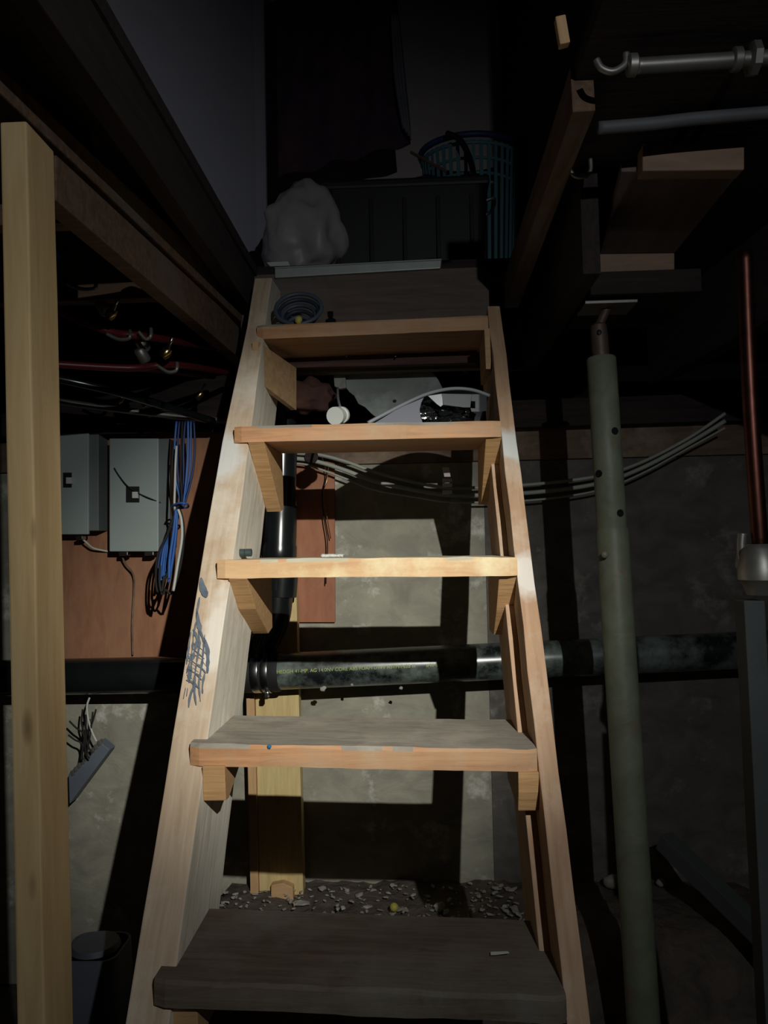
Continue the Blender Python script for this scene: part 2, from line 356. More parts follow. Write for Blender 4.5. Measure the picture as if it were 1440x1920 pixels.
# header joist and landing
header = tag(board('header_joist', W(-.50, 2.275, .665), W(.235, 2.275, .665), .30, .038, header_m, up=V((0, -1, 0))), 'wide brown header board below the landing, behind the top tread', 'joist')
board('backing_board', W(-.38, 2.21, .545), W(.19, 2.21, .545), .055, .03, mat('maroon_wood', (.09, .045, .035), (.05, .025, .02), 5, GR, .85), header, up=V((0, -1, 0)))
for x in (651, 742):
    p = at(x, 668, Y=2.19); tube('nail', [p, p+V((0, -.022, -.006))], .0025, steel_m, header, seg=8)
nos = tag(prism('stair_nosing', [at(515, 503, Y=2.243), at(828, 487, Y=2.243), at(826, 503, Y=2.243), at(515, 521, Y=2.243)], (0, .03, 0), nosing_m, bevel=.003), 'greenish metal edge strip along the front of the landing', 'edge strip')
prism('nosing_tread', [at(515, 503, Y=2.243), at(828, 487, Y=2.243), at(828, 487, Y=2.243)+V((0, .09, .001)), at(515, 503, Y=2.243)+V((0, .09, .001))], (0, 0, .003), nosing_m, nos, bevel=0)
# ---------------------------------------------------------------- paint marks on stringers
def on_left(x, y):                 # pixel to the front face of the left stringer
    d = fwd + rgt*((x-720)/FPX) + upv*((960-y)/FPX); t = (nf+.003)/(ndir.y*d.y+ndir.z*d.z); d = d*t; return V((d.x, d.y, d.z+H))
def strokes(L, wd, parent, m, name='paint_mark'):
    for P in L: ribbon(name, smooth_path([on_left(*p) for p in P], 4), wd, ndir, m, parent)
strokes([[(377, 1083), (379, 1098), (384, 1112), (387, 1120)]], [.002, .005, .008, .010, .011, .013, .014, .013, .014, .012, .009, .006, .002], sl, bluepaint)
strokes([[(369, 1140), (371, 1160), (378, 1190), (388, 1212), (390, 1235), (389, 1262)], [(362, 1180), (370, 1200), (362, 1230), (356, 1262), (355, 1280)]], .0055, sl, bluepaint)
strokes([[(384, 1190), (382, 1215), (378, 1250), (373, 1280), (376, 1315)], [(352, 1230), (364, 1242), (376, 1250), (386, 1262)], [(360, 1215), (372, 1225), (383, 1235)],
         [(350, 1255), (366, 1262), (378, 1275)], [(349, 1275), (362, 1280), (374, 1292)], [(352, 1290), (350, 1305)], [(362, 1288), (356, 1308), (354, 1326)]], .0034, sl, bluepaint)
strokes([[(374, 1120), (371, 1140), (368, 1160)], [(368, 1165), (363, 1190), (361, 1215), (356, 1240), (350, 1262)], [(358, 1185), (354, 1215), (350, 1245)], [(372, 1180), (374, 1205), (370, 1235), (366, 1262), (364, 1290), (368, 1322)], [(384, 1262), (380, 1285), (380, 1300)], [(348, 1290), (344, 1310)]], .0036, sl, bluepaint)
strokes([[(366, 1228), (378, 1236)], [(354, 1225), (364, 1231)], [(352, 1238), (362, 1246)], [(364, 1206), (376, 1216)], [(362, 1252), (372, 1260)], [(350, 1265), (360, 1272)], [(356, 1240), (368, 1250)], [(380, 1220), (389, 1228)], [(380, 1240), (388, 1250)], [(368, 1262), (378, 1268)], [(372, 1212), (384, 1222)]], .0018, sl, bluepaint)
def patch(o, p, sx, sy, col, seed=0):
    """worn paint patch with a shape of its own, in the object's own coordinates"""
    m = o.data.materials[0].copy(); o.data.materials[0] = m; nt = m.node_tree; N = nt.nodes; L = nt.links; b = N['Principled BSDF']
    src = b.inputs['Base Color'].links[0].from_socket; q = WM[o.name].inverted() @ p
    tc = N.new('ShaderNodeTexCoord'); mp = N.new('ShaderNodeMapping'); mp.vector_type = 'TEXTURE'
    mp.inputs['Location'].default_value = q; mp.inputs['Scale'].default_value = (sx, sy, sy)
    L.new(tc.outputs['Object'], mp.inputs['Vector']); nz = N.new('ShaderNodeTexNoise'); nz.inputs['Scale'].default_value = 22; nz.inputs['Detail'].default_value = 8
    L.new(tc.outputs['Object'], nz.inputs['Vector'])
    ln = N.new('ShaderNodeVectorMath'); ln.operation = 'LENGTH'; L.new(mp.outputs[0], ln.inputs[0])
    ad = N.new('ShaderNodeMath'); ad.operation = 'MULTIPLY_ADD'; L.new(nz.outputs['Fac'], ad.inputs[0]); ad.inputs[1].default_value = 1.3; L.new(ln.outputs['Value'], ad.inputs[2])
    mr = N.new('ShaderNodeMapRange'); mr.inputs[1].default_value = 1.75; mr.inputs[2].default_value = 1.25; mr.inputs[4].default_value = .85; L.new(ad.outputs[0], mr.inputs[0])
    mx = N.new('ShaderNodeMix'); mx.data_type = 'RGBA'; L.new(mr.outputs[0], mx.inputs[0]); L.new(src, mx.inputs[6]); mx.inputs[7].default_value = (*col, 1)
    L.new(mx.outputs[2], b.inputs['Base Color'])
patch(sl, on_left(418, 850), .085, .05, (.72, .72, .70))
patch(sl, on_left(405, 1190), .10, .03, (.80, .74, .64))
patch(sr, on_left(962, 832), .055, .05, (.66, .70, .68))
patch(sr, on_left(990, 1075), .06, .04, (.76, .72, .66))
# ---------------------------------------------------------------- post and beams on the left
post = tag(board('support_post', V((-.5385, 1.145, 0)), W(-.5795, 1.145, .640), .040, .089, pine_m, up=V((0, 1, 0)), bevel=.003), 'pale new pine post standing upright at the left of the stair', 'post')
def edge_board(name, nr, nr_t, fr, fr_t, Yn, Yf, thk, m):
    """plank running back: near/far bottom and top corners of its right face, thickness to the left"""
    p = [at(*nr, Y=Yn), at(*fr, Y=Yf), at(*fr_t, Y=Yf), at(*nr_t, Y=Yn)]
    return prism(name, p, (-thk, 0, 0), m, bevel=.003)
beam = tag(edge_board('carrying_beam', (106, 376), (106, 290), (470, 690), (470, 628), 1.195, 2.45, .038, joist_m), 'brown beam running back from the pine post towards the wall', 'beam')
plate = tag(edge_board('top_plate', (-120, 60), (-120, 10), (462, 612), (462, 560), .95, 2.3, .05, joist_m), 'flat timber plate lying over the pine post and the brown beam', 'timber plate')
edge = tag(board('trimmer_joist', W(-.475, -.1, .752), W(-.475, 2.25, .752), .038, .115, dark_m, up=V((1, 0, 0)).cross(V((0, 1, 0)))), 'dark trimmer board edging the left side of the stair opening', 'joist')
blob('knot_hole', at(268, 474, Y=1.65), (.008, .045, .012), dark_m, beam, 2, .2)
# ---------------------------------------------------------------- back wall: boards, stud, panels
rb = tag(box('shade_board', W(-1.42, 2.50, .505), (1.75, .04, .24), dark_m), 'dark board added in place of shade above the grey electrical panels', 'board')  # added board: its dark colour stands in for the shade over the panels
elec = tag(prism('backing_board', [at(100, 800, Y=2.575), at(472, 800, Y=2.575), at(472, 1262, Y=2.575), at(100, 1262, Y=2.575)], (0, -.016, 0), ply_m, bevel=.001), 'brown plywood backboard behind the two grey electrical panels', 'board')
elec2 = tag(prism('plywood_strip', [at(474, 866, Y=2.575), at(628, 866, Y=2.575), at(629, 1166, Y=2.575), at(474, 1166, Y=2.575)], (0, -.014, 0), plyred_m, bevel=.001), 'reddish plywood strip beside the yellow stud, behind the middle treads', 'board')
stud = thing('wall_stud', 'yellow pine stud standing against the foundation wall behind the stair', 'stud', at(528, 1700, Y=2.5))
b0, b1 = at(531, 1720, Y=2.515), at(514, 940, Y=2.515)
board('stud_board', b0, b1, .14, .050, stud_m, stud, up=V((0, 1, 0)))
b0, b1 = at(480, 1700, Y=2.50), at(470, 1240, Y=2.50)
s2 = board('side_board', b0, b1, .026, .04, mat('orange_pine', (.66, .42, .22), (.52, .32, .15), 6, (1, 12, 12), .65), stud, up=V((0, 1, 0)))
blk = tag(prism('wood_block', [at(508, 1660, Y=2.46), at(530, 1656, Y=2.46), at(549, 1664, Y=2.46), at(551, 1712, Y=2.46), at(508, 1712, Y=2.46)], (0, .03, 0), MC['orange_pine'], bevel=.003), 'small brown wood block with a rounded top at the foot of the yellow stud', 'block')

def panel(label, x0, y0, x1, y1, xs, hx0, hy0, hx1, hy1):
    Yf = 2.47
    p = [at(x0, y0, Y=Yf), at(x1, y0, Y=Yf), at(x1, y1, Y=Yf), at(x0, y1, Y=Yf)]
    root = thing('electrical_panel', label, 'electrical panel', (p[3]+p[2])/2, 'electrical panels on the brown board')
    wd = (at(xs, y0, Y=Yf)-p[1]).length
    prism('cabinet', [p[0]+V((0, .012, 0)), p[1]+V((wd, .012, 0)), p[2]+V((wd, .012, .012)), p[3]+V((0, .012, .012))], (0, .078, 0), mat('panel_side', (.20, .23, .23), None, 3, rough=.5), root, bevel=.002)
    prism('door', p, (0, .011, 0), panel_m, root, bevel=.003)
    h = [at(hx0, hy0, Y=Yf-.003), at(hx1, hy0, Y=Yf-.003), at(hx1, hy1, Y=Yf-.003), at(hx0, hy1, Y=Yf-.003)]
    hd = prism('breaker_plate', h, (0, .004, 0), black_m, root, bevel=.001)
    cx, cy = hx0+(hx1-hx0)*.66, (hy0+hy1)/2
    prism('toggle', [at(cx-5, cy-5, Y=Yf-.014), at(cx+5, cy-5, Y=Yf-.014), at(cx+6, cy+7, Y=Yf-.012), at(cx-5, cy+7, Y=Yf-.012)], (0, .012, 0), white_m, hd, bevel=.001)
    return root
pA = panel('grey electrical panel with black breaker plate in the middle, beside the blue cable bundle', 205, 822, 297, 1034, 316, 236, 912, 261, 942)
pB = panel('grey electrical panel half hidden behind the pine post', 96, 812, 166, 1002, 182, 118, 886, 134, 914)
for x in (234, 282):
    q = at(x, 1038, Y=2.49); box('cable_clamp', q, (.03, .03, .012), steel_m, pA, .002)
q = at(152, 1008, Y=2.49); box('cable_clamp', q, (.022, .03, .012), steel_m, pB, .002)
tag(tube('panel_wire', [at(152, 1008, Y=2.50), at(163, 1018, Y=2.50), at(176, 1028, Y=2.52), at(203, 1034, Y=2.55)], .0032, white_m), 'short white wire curling from the bottom of the half-hidden panel', 'wire')
tag(tube('hanging_wire', [at(214, 877, Y=2.462), at(224, 893, Y=2.462), at(240, 912, Y=2.458), at(262, 926, Y=2.462), at(285, 936, Y=2.462), at(312, 947, Y=2.50)], .0018, blackrub), 'thin dark wire slung across the front of the panel door', 'wire')
tag(tube('ground_wire', [at(228, 1042, Y=2.51), at(236, 1058, Y=2.52), at(250, 1078, Y=2.53), at(251, 1110, Y=2.54), at(248, 1170, Y=2.54), at(249, 1228, Y=2.54)], .003, redwood), 'brown wire dropping from the panel clamp down the plywood', 'wire')
# ---------------------------------------------------------------- blue cable bundle
cb = thing('cable_bundle', 'looped bundle of blue, white and black cables hanging beside the grey panel', 'cables', at(325, 1110, Y=2.3))
def cab(P, r, m, Y=2.30): tube('cable', [at(x, y, Y=Y+dy) for x, y, dy in [(p+(0,))[:3] if len(p) == 2 else p for p in P]], r, m, cb, seg=8)
for i in range(7):
    x = 331+i*5.4; dy = random.uniform(-.03, .03)
    cab([(x, 790, dy), (x-1+random.uniform(-3, 3), 840, dy), (x-3, 890, dy), (338+i*1.6, 940, dy), (336+i, 952, dy)], .0034, [blue_m, navy_m, blackrub, navy_m, blue_m, blue_m, navy_m][i])
cab([(331, 836, -.04), (329, 870, -.04), (328, 910, -.04), (327, 945, -.04), (329, 960, -.03)], .0035, white_m)
for i, (xo, bot, m) in enumerate([(292, 1108, blackrub), (296, 1098, navy_m), (301, 1088, blue_m), (305, 1072, blue_m), (309, 1050, blue_m), (299, 1112, blackrub)]):
    dy = -.045+i*.014
    cab([(336, 945, dy), (327, 965, dy), (315, 1000, dy), (xo+4, 1040, dy), (xo, 1080, dy), (xo+3, bot, dy), (xo+11, bot-6, dy), (318+i, 1060, dy), (326+i, 1000, dy), (331, 960, dy)], .0034, m)
cab([(334, 955, -.06), (340, 975, -.06), (341, 1010, -.06), (333, 1060, -.06), (325, 1108, -.06)], .004, white_m)
cab([(332, 955, -.05), (330, 1000, -.05), (322, 1060, -.05), (316, 1092, -.05)], .0042, blue_m)
cab([(330, 955, -.055), (325, 1000, -.055), (318, 1050, -.055), (317, 1085, -.055)], .0042, blue_m)
cab([(337, 955, -.02), (344, 985, -.02), (343, 1030, -.02), (335, 1075, -.02), (322, 1112, -.02), (312, 1106, -.02)], .0038, blackrub)
cab([(300, 1060, -.07), (299, 1090, -.07), (303, 1110, -.07), (308, 1080, -.07)], .0038, blackrub)
tube('cable_tie', [at(324, 947, Y=2.25), at(338, 943, Y=2.235), at(352, 946, Y=2.25), at(350, 952, Y=2.33), at(326, 952, Y=2.33), at(324, 947, Y=2.25)], .003, blue_m, cb, seg=8)
# ---------------------------------------------------------------- terminal strip and its wires
ts = thing('terminal_strip', 'slanting blue-grey wiring terminal strip on the foundation wall beside the pine post', 'terminal strip', at(165, 1470, Y=2.5))
Yt = 2.50
prism('body', [at(128, 1452, Y=Yt), at(186, 1390, Y=Yt), at(206, 1406, Y=Yt), at(130, 1508, Y=Yt)], (0, .05, 0), mat('blue_grey_plastic', (.17, .20, .25), None, 4, rough=.5), ts, bevel=.003)
for i in range(9):
    t = i/8; x = 134+t*50; y = 1450-t*56
    prism('terminal_lug', [at(x-3, y-3, Y=Yt-.004), at(x+3, y-7, Y=Yt-.004), at(x+6, y+2, Y=Yt-.004), at(x, y+6, Y=Yt-.004)], (0, .02, 0), galv_m, ts, bevel=.001)
def wr(P, r, m): tube('wire', [at(x, y, Y=2.46) for x, y in P], r, m, ts, seg=8)
wr([(168, 1308), (163, 1325), (166, 1350), (173, 1373), (181, 1390)], .0032, white_m)
wr([(155, 1330), (153, 1355), (158, 1375), (166, 1400), (172, 1412)], .003, blackrub)
wr([(180, 1330), (173, 1355), (163, 1375), (160, 1410), (168, 1422)], .0028, blackrub)
wr([(161, 1340), (160, 1372), (156, 1400), (152, 1425)], .0034, blackrub)
wr([(130, 1352), (142, 1364), (156, 1376), (160, 1400)], .003, blackrub)
wr([(128, 1378), (140, 1387), (154, 1396), (154, 1425)], .003, blackrub)
wr([(174, 1335), (170, 1370), (166, 1395), (162, 1418)], .003, blackrub)
# ---------------------------------------------------------------- drain pipes
pr = .0565
pl, pc, pq = at(60, 1268, Y=2.44), at(480, 1262, Y=2.42), at(1420, 1217, Y=2.46)
drain = thing('drain_pipe', 'long black plastic drain pipe running level along the foundation wall', 'pipe', (pc.x, pc.y, pc.z-pr))
a, b = at(514, 1259, Y=2.41), at(1500, 1214, Y=2.46)
main = profile_tube('pipe_run', a, b, [(0, pr-.004), (0, pr), (1, pr), (1, pr-.004)], abs_m, drain, 48)
profile_tube('pipe_run', at(470, 1262, Y=2.42), at(-200, 1275, Y=2.46), [(0, pr), (1, pr)], abs_clean, drain, 40)
dirn = (b-a).normalized()
cpl = profile_tube('rubber_coupling', at(456, 1261, Y=2.415), at(526, 1258.5, Y=2.41), [(0, pr), (0, .062), (.25, .063), (.3, .061), (.8, .061), (.86, .063), (1, .062), (1, pr)], blackrub, drain, 40)
for x0, x1 in ((478, 492), (497, 510)):
    cl = profile_tube('band_clamp', at(x0, 1260, Y=2.415), at(x1, 1259.5, Y=2.413), [(0, .0615), (0, .0638), (.08, .0645), (.92, .0645), (1, .0638), (1, .0615)], steel_m, cpl, 48)
box('clamp_screw', at(500, 1302, Y=2.37), (.014, .02, .018), steel_m, drain, .003)
# printed line on the pipe
def wrap_text(body, x0, x1, frac, size):
    fc = bpy.data.curves.new('print', 'FONT'); fc.body = body; fc.size = 1; to = bpy.data.objects.new('print', fc)
    COL.objects.link(to); dg = bpy.context.evaluated_depsgraph_get(); me = bpy.data.meshes.new_from_object(to.evaluated_get(dg))
    bpy.data.objects.remove(to); bpy.data.curves.remove(fc)
    A = a + dirn*((at(x0, 1255, Y=2.41)-a).dot(dirn)); Ln = (at(x1, 1255, Y=2.42)-at(x0, 1255, Y=2.41)).dot(dirn)
    xs = [v.co.x for v in me.vertices]; wd = max(xs)-min(xs); up = V((0, 0, 1)); up = (up-dirn*up.dot(dirn)).normalized(); out = up.cross(dirn)
    if out.y > 0: out = -out
    bm = bmesh.new(); bm.from_mesh(me); bpy.data.meshes.remove(me)
    for v in bm.verts:
        th = frac + v.co.y*size/pr
        v.co = A + dirn*((v.co.x-min(xs))/wd*Ln) + (out*cos(th)+up*sin(th))*(pr+.0006)
    return finish(bm, 'printed_line', print_m, main)
wrap_text('HEDGH 41-MP. AG 14:0NV CORE ABS FOAM DWV ASTM-F628 III', 524, 778, .03, .015)
wrap_text('#46-2', 798, 820, .03, .015)
for i, (x, y) in enumerate([(606, 1291), (660, 1284), (752, 1290)]):
    blob('dirt_crumb', at(x, y, Y=2.36), (.010 if i == 0 else .005, .004, .008 if i == 0 else .005), rubble_m, drain, 2, .5, 2, i)
# vertical stack with coupling and a bend into the drain
stk = thing('vent_stack', 'vertical black plastic soil stack behind the left of the stair', 'pipe', at(520, 1190, Y=2.41))
sa, sb = at(537, 640, Y=2.42), at(521, 1105, Y=2.42)
profile_tube('stack_pipe', sa, sb, [(0, .046), (.665, .046), (.665, .052), (.70, .0525), (.82, .0525), (.83, .055), (.90, .055), (.91, .050), (1, .050)], abs_clean, stk, 40)
tube('bend', [at(521, 1098, Y=2.42), at(519, 1140, Y=2.42), at(512, 1170, Y=2.42), at(497, 1200, Y=2.42), at(475, 1230, Y=2.42), at(440, 1255, Y=2.42)], .047, abs_clean, stk, 32)
profile_tube('hub', at(529, 1080, Y=2.42), at(526, 1118, Y=2.42), [(0, .046), (0, .050), (1, .050), (1, .045)], abs_clean, stk, 32)
# frayed caulk and strands beside the stack
fr = thing('frayed_twine', 'frayed strands of pale twine hanging above the steel clamp', 'twine', at(490, 1225, Y=2.33))
for i in range(9):
    x = random.uniform(484, 508); tube('strand', [at(x, 1180+random.uniform(0, 8), Y=2.33), at(x-random.uniform(2, 14), 1205, Y=2.325), at(x-random.uniform(6, 24), 1232, Y=2.325)], .0011, greycloth, fr, seg=5)
# ---------------------------------------------------------------- white cables, hook, wires on the wall
for i, (o1, lab) in enumerate([(0, 'upper of the white cables sweeping over the wall below the second tread from the top'), (14, 'lower thicker white cable sweeping over the wall'), (27, 'lowest thin cable of the sweep, half in shadow')]):
    tag(tube('white_cable', [at(420, 838+o1, Y=2.52), at(556, 850+o1*.7, Y=2.52), at(600, 853+o1, Y=2.52), at(650, 866+o1*1.2, Y=2.52), at(700, 884+o1*1.25, Y=2.52), at(780, 905+o1, Y=2.52), at(860, 915+o1, Y=2.52), at(1000, 908+o1*1.1, Y=2.52), at(1120, 893+o1, Y=2.51), at(1200, 868+o1*.8, Y=2.50), at(1290, 822+o1*.7, Y=2.48), at(1360, 775+o1, Y=2.45)], [.0055, .007, .0035][i], mat('cable_sheath', (.42, .44, .38), (.33, .35, .30), 5, rough=.5)), lab, 'cable', None)
hole = tag(profile_tube('pipe_stub', at(584, 856, Y=2.50), at(584, 856, Y=2.57), [(0, .016), (0, .022), (1, .022)], dark_m), 'dark round pipe stub poking out over the white cables', 'pipe')
tag(tube('thin_wire', [at(604, 858, Y=2.52), at(612, 890, Y=2.52), at(604, 930, Y=2.52), at(608, 975, Y=2.52), at(614, 1020, Y=2.52), at(611, 1095, Y=2.53)], .002, dark_m), 'thin dark wire hanging down over the reddish plywood strip', 'wire')
tag(tube('copper_wire', [at(616, 872, Y=2.53), at(613, 900, Y=2.52), at(606, 925, Y=2.52), at(613, 968, Y=2.52), at(620, 1010, Y=2.53)], .0017, brass_m), 'thin straw-coloured wire beside the dark wire on the plywood', 'wire')
cn = thing('cable_connector', 'small pale cable connector in the shadow right of the middle treads', 'connector', at(838, 925, Y=2.45))
prism('shell', [at(830, 876, Y=2.45), at(842, 876, Y=2.45), at(845, 894, Y=2.45), at(833, 894, Y=2.45)], (0, .02, 0), beige_m, cn)
for y in (897, 906, 919): prism('ring', [at(830, y, Y=2.45), at(848, y, Y=2.45), at(848, y+6, Y=2.45), at(830, y+7, Y=2.45)], (0, .02, 0), white_m, cn)
# ---------------------------------------------------------------- things on the treads
zt2 = .286+H
sh = thing('lamp_shade', 'pale grey curved lamp shade with a metal collar lying on the upper middle tread', 'lamp shade', at(800, 792, Y=1.88))
rimP = smooth_path([at(x, y, Y=Y) for x, y, Y in [(690, 793, 1.84), (718, 778, 1.85), (755, 759, 1.87), (800, 739, 1.89), (845, 729, 1.91), (885, 731, 1.92), (918, 742, 1.93)]], 6)
bm = bmesh.new(); tube_bm(bm, rimP, .0045, 10); finish(bm, 'rim', rim_m, sh, smooth=True)
# shell behind the rim, falling away to the tread
bm = bmesh.new(); rows = []
for j in range(9):
    t = j/8; row = []
    for p in rimP:
        h = p.z-zt2; yy = p.y+.16*sin(t*pi/2)
        row.append(bm.verts.new((p.x*(1-.04*t)+.0, yy, zt2+.001+max(0, h)*cos(t*pi/2)**.8 if t < 1 else zt2+.001)))
    rows.append(row)
for j in range(8):
    for i in range(len(rimP)-1): bm.faces.new((rows[j][i], rows[j][i+1], rows[j+1][i+1], rows[j+1][i]))
o = finish(bm, 'dome', lav_m, sh, smooth=True); md = o.modifiers.new('s', 'SOLIDIFY'); md.thickness = .002
fr_ = [at(x, y, Y=1.86) for x, y in [(694, 795), (718, 781), (755, 762), (795, 745), (790, 755), (787, 768), (789, 782), (794, 796)]]
prism('front_skirt', fr_, (0, .004, 0), lav_m, sh, bevel=.001)
def bandpiece(P, d=.0025, m=steel_m, Y=1.865): return prism('collar', [at(x, y, Y=Y) for x, y in P], (0, d, 0), m, sh, bevel=.0006)
brt = mat('dull_metal', (.095, .105, .115), (.07, .08, .09), 6, rough=.55, metal=0, bump=.03)
bandpiece([(802, 742), (828, 738), (832, 758), (826, 763), (818, 757)], m=mat('shiny_collar', (.22, .24, .26), None, 6, rough=.3, metal=0, bump=.03))
bandpiece([(828, 738), (885, 739), (883, 751), (882, 764), (870, 764), (830, 759)], m=brt)
bandpiece([(885, 739), (898, 739), (898, 753), (883, 752)], m=brt)
bandpiece([(882, 765), (898, 766), (898, 772), (884, 772)], m=brt)
bandpiece([(891, 752), (898, 752), (898, 766), (891, 766)], m=brt)
prism('collar_return', [at(898, 739, Y=1.865), at(911, 742, Y=1.91), at(911, 770, Y=1.91), at(898, 772, Y=1.865)], (.002, .001, 0), brt, sh, bevel=0)
bag = tag(blob('plastic_bag', at(836, 776, Y=1.93), (.060, .03, .030), mat('black_film', (.012, .014, .015), None, 5, rough=.12, bump=.6, bumpd=.02, spec=1), None, 4, .75, 3.0, 3, flat=None, smooth=False), 'crumpled glossy black plastic bag stuffed under the pale lamp shade', 'plastic bag')
for v in bag.data.vertices: v.co.z = max(v.co.z, zt2+.001-bag.location.z)
spl = thing('pull_weight', 'small white round weight on a cord at the left of the upper middle tread', 'cord weight', at(630, 792, Y=1.90))
profile_tube('disc', at(628, 780, Y=1.90), at(641, 778, Y=1.945), [(0, .020), (0, .0225), (.35, .0225), (.4, .018), (.75, .018), (.8, .0215), (1, .0215)], white_m, spl, 28)
tube('cord', [at(638, 764, Y=1.93), at(634, 748, Y=2.05), at(633, 728, Y=2.24)], .0035, greycloth, spl, seg=8)
br = thing('hanging_sheet', 'mottled grey sheet with a torn curved edge hanging below the landing header', 'sheet', at(720, 780, Y=2.32))
P = [(647, 690), (700, 689), (760, 688), (800, 689), (812, 699), (822, 712), (830, 728), (832, 760), (820, 790), (760, 800), (702, 780), (696, 775), (684, 763), (672, 757), (664, 742), (655, 735), (649, 727), (645, 712)]
prism('sheet', [at(x, y, Y=2.33) for x, y in P], (0, .008, 0), sheet_m, br, bevel=.0015)
prism('bracket', [at(x, y, Y=2.31) for x, y in [(625, 697), (647, 696), (649, 727), (637, 729), (627, 724)]], (0, .02, 0), mat('worn_bracket', (.34, .34, .30), (.16, .16, .15), 25, rough=.6), br)
for x, y in [(689, 697), (765, 697), (774, 697), (740, 752)]: blob('hole_mark', at(x, y, Y=2.329), (.006, .002, .005), dark_m, br, 2, .3)
rp = tag(blob('rag', at(578, 776, Y=2.30), (.075, .05, .05), mat('maroon_cloth', (.10, .045, .035), (.05, .025, .02), 12, rough=.95, bump=.4), None, 3, .5, 2.5, 8), 'dark maroon rag bunched in the gap left of the hanging grey sheet', 'rag')
rp.location.z = .40+H+.03+.025
cap = thing('bottle_cap', 'small dark cap standing at the left end of the brightest tread', 'cap', at(459, 1043, Y=1.66))
profile_tube('cap_body', at(447, 1036.5, Y=1.68), at(472, 1036, Y=1.68), [(0, .0075), (.02, .0085), (.46, .0085), (.5, .007), (.54, .0085), (.98, .0085), (1, .0075)], mat('dark_teal_plastic', (.05, .075, .075), None, 5, rough=.4), cap, 20)
for i, (x, y) in enumerate([(606, 1036), (613, 1035), (621, 1034), (628, 1035), (634, 1034), (617, 1033), (640, 1034)]):
    q = at(x, y, Y=1.77); q.z = -.0225+H+.004
    tag(blob('plaster_crumb', q, (.006+.003*(i % 3), .008, .004), white_m, None, 2, .6, 3, i), ['leftmost white plaster crumb on the back edge of the brightest tread', 'second white plaster crumb from the left on the brightest tread', 'third and largest white plaster crumb on the brightest tread', 'middle white plaster crumb on the brightest tread', 'third white plaster crumb from the right on the brightest tread', 'small white plaster crumb set furthest back on the brightest tread', 'rightmost white plaster crumb on the brightest tread'][i], 'crumb', 'plaster crumbs on the brightest tread')
q = at(505, 1400, Y=1.372); tag(blob('paint_speck', q, (.004, .002, .004), mat('blue_speck', (.02, .16, .36), None, 5), None, 2, .4), 'tiny blue speck on the front edge of the dusty tread', 'speck')
scr = tag(prism('paper_scrap', [at(920, 1783, Y=1.28), at(952, 1777, Y=1.28), at(955, 1783, Y=1.275), at(930, 1788, Y=1.27), at(920, 1791, Y=1.27)], (0, 0, .0012), white_m, bevel=0), 'small white paper scrap on the lowest tread', 'scrap')
dz = (-.658+H)-min(v.co.z for v in scr.data.vertices)-scr.location.z
scr.location.z += dz+.002
# flatten the scrap onto the tread
for v in scr.data.vertices: v.co.z *= .15
hs = thing('coiled_hose', 'coil of grey-blue hose lying on the top tread at the left', 'hose', W(-.245, 2.09, .587))
for i in range(6):
    rr = .062-.008*i; P = []
    cx, cyy = at(560, 598, Y=2.05+.012*i).x, 2.05+.014*i
    for k in range(33):
        a_ = 2*pi*k/32; P.append(V((cx+rr*cos(a_)*1.0, cyy+.45*rr*sin(a_), .587+H+.007+rr*.8*(1+sin(a_)))))
    bm = bmesh.new(); tube_bm(bm, P, .0058, 8, cap=False); finish(bm, 'coil', [hose_m, mat('dark_blue_hose', (.03, .045, .07), None, 6, rough=.5)][i % 2], hs, smooth=True)
blob('yellow_tip', at(560, 600, Y=2.0), (.010, .008, .012), yellow_m, hs, 2, .3)
bt = tag(profile_tube('small_bottle', W(at(621, 600, Y=2.07).x, 2.07, .588), W(at(619, 572, Y=2.07).x, 2.07, .638), [(0, .012), (.02, .0145), (.55, .0145), (.68, .006), (.75, .006), (.76, .008), (1, .008)], mat('glossy_black', (.01, .01, .012), None, 4, rough=.08, spec=1, bump=0), None, 24), 'small glossy black bottle standing beside the coiled hose', 'bottle')
# ---------------------------------------------------------------- things on the landing
zl = .842+H
tote = thing('storage_tote', 'big black plastic tote standing on the landing at the head of the stair', 'tote', V((-.10, 2.62, zl)))
def tub(name, cx, cy, z0, z1, bx, by, tx, ty, m, parent, thick=.006, seg=6):
    bm = bmesh.new(); rows = []
    def ring(x, y, z, rc):
        vs = []
        for qx, qy, a0 in ((1, 1, 0), (-1, 1, 90), (-1, -1, 180), (1, -1, 270)):
            for k in range(seg+1):
                t = R(a0+90*k/seg); vs.append(bm.verts.new((cx+qx*(x-rc)+rc*cos(t), cy+qy*(y-rc)+rc*sin(t), z)))
        return vs
    rr = [ring(bx, by, z0, .03), ring(tx, ty, z1, .04), ring(tx-thick, ty-thick, z1, .035), ring(bx-thick, by-thick, z0+thick, .025)]
    n = len(rr[0])
    for a_ in range(3):
        for k in range(n): bm.faces.new((rr[a_][k], rr[a_][(k+1) % n], rr[a_+1][(k+1) % n], rr[a_+1][k]))
    bm.faces.new(rr[0][::-1]); bm.faces.new(rr[3])
    return finish(bm, name, m, parent, smooth=False)
xa, xb = at(600, 480, Y=2.45).x, at(922, 480, Y=2.45).x; cx = (xa+xb)/2; hw = (xb-xa)/2
ztop = at(760, 335, Y=2.45).z
tub('tub', cx, 2.62, zl, ztop-.02, hw*.92, .15, hw*.98, .17, black_m, tote)
bm = bmesh.new(); bmesh.ops.create_cube(bm, size=1)
for v in bm.verts: v.co = V((v.co.x*hw*2.0, v.co.y*.35, v.co.z*.03))
finish(bm, 'lid', black_m, tote, mw=Matrix.Translation(V((cx, 2.62, ztop-.012))), bevel=.009)
for i in range(5): box('rib', (xa+.06+i*(xb-xa-.12)/4, 2.452, (zl+ztop)/2-.01), (.012, .012, (ztop-zl)*.7), black_m, tote, .002)
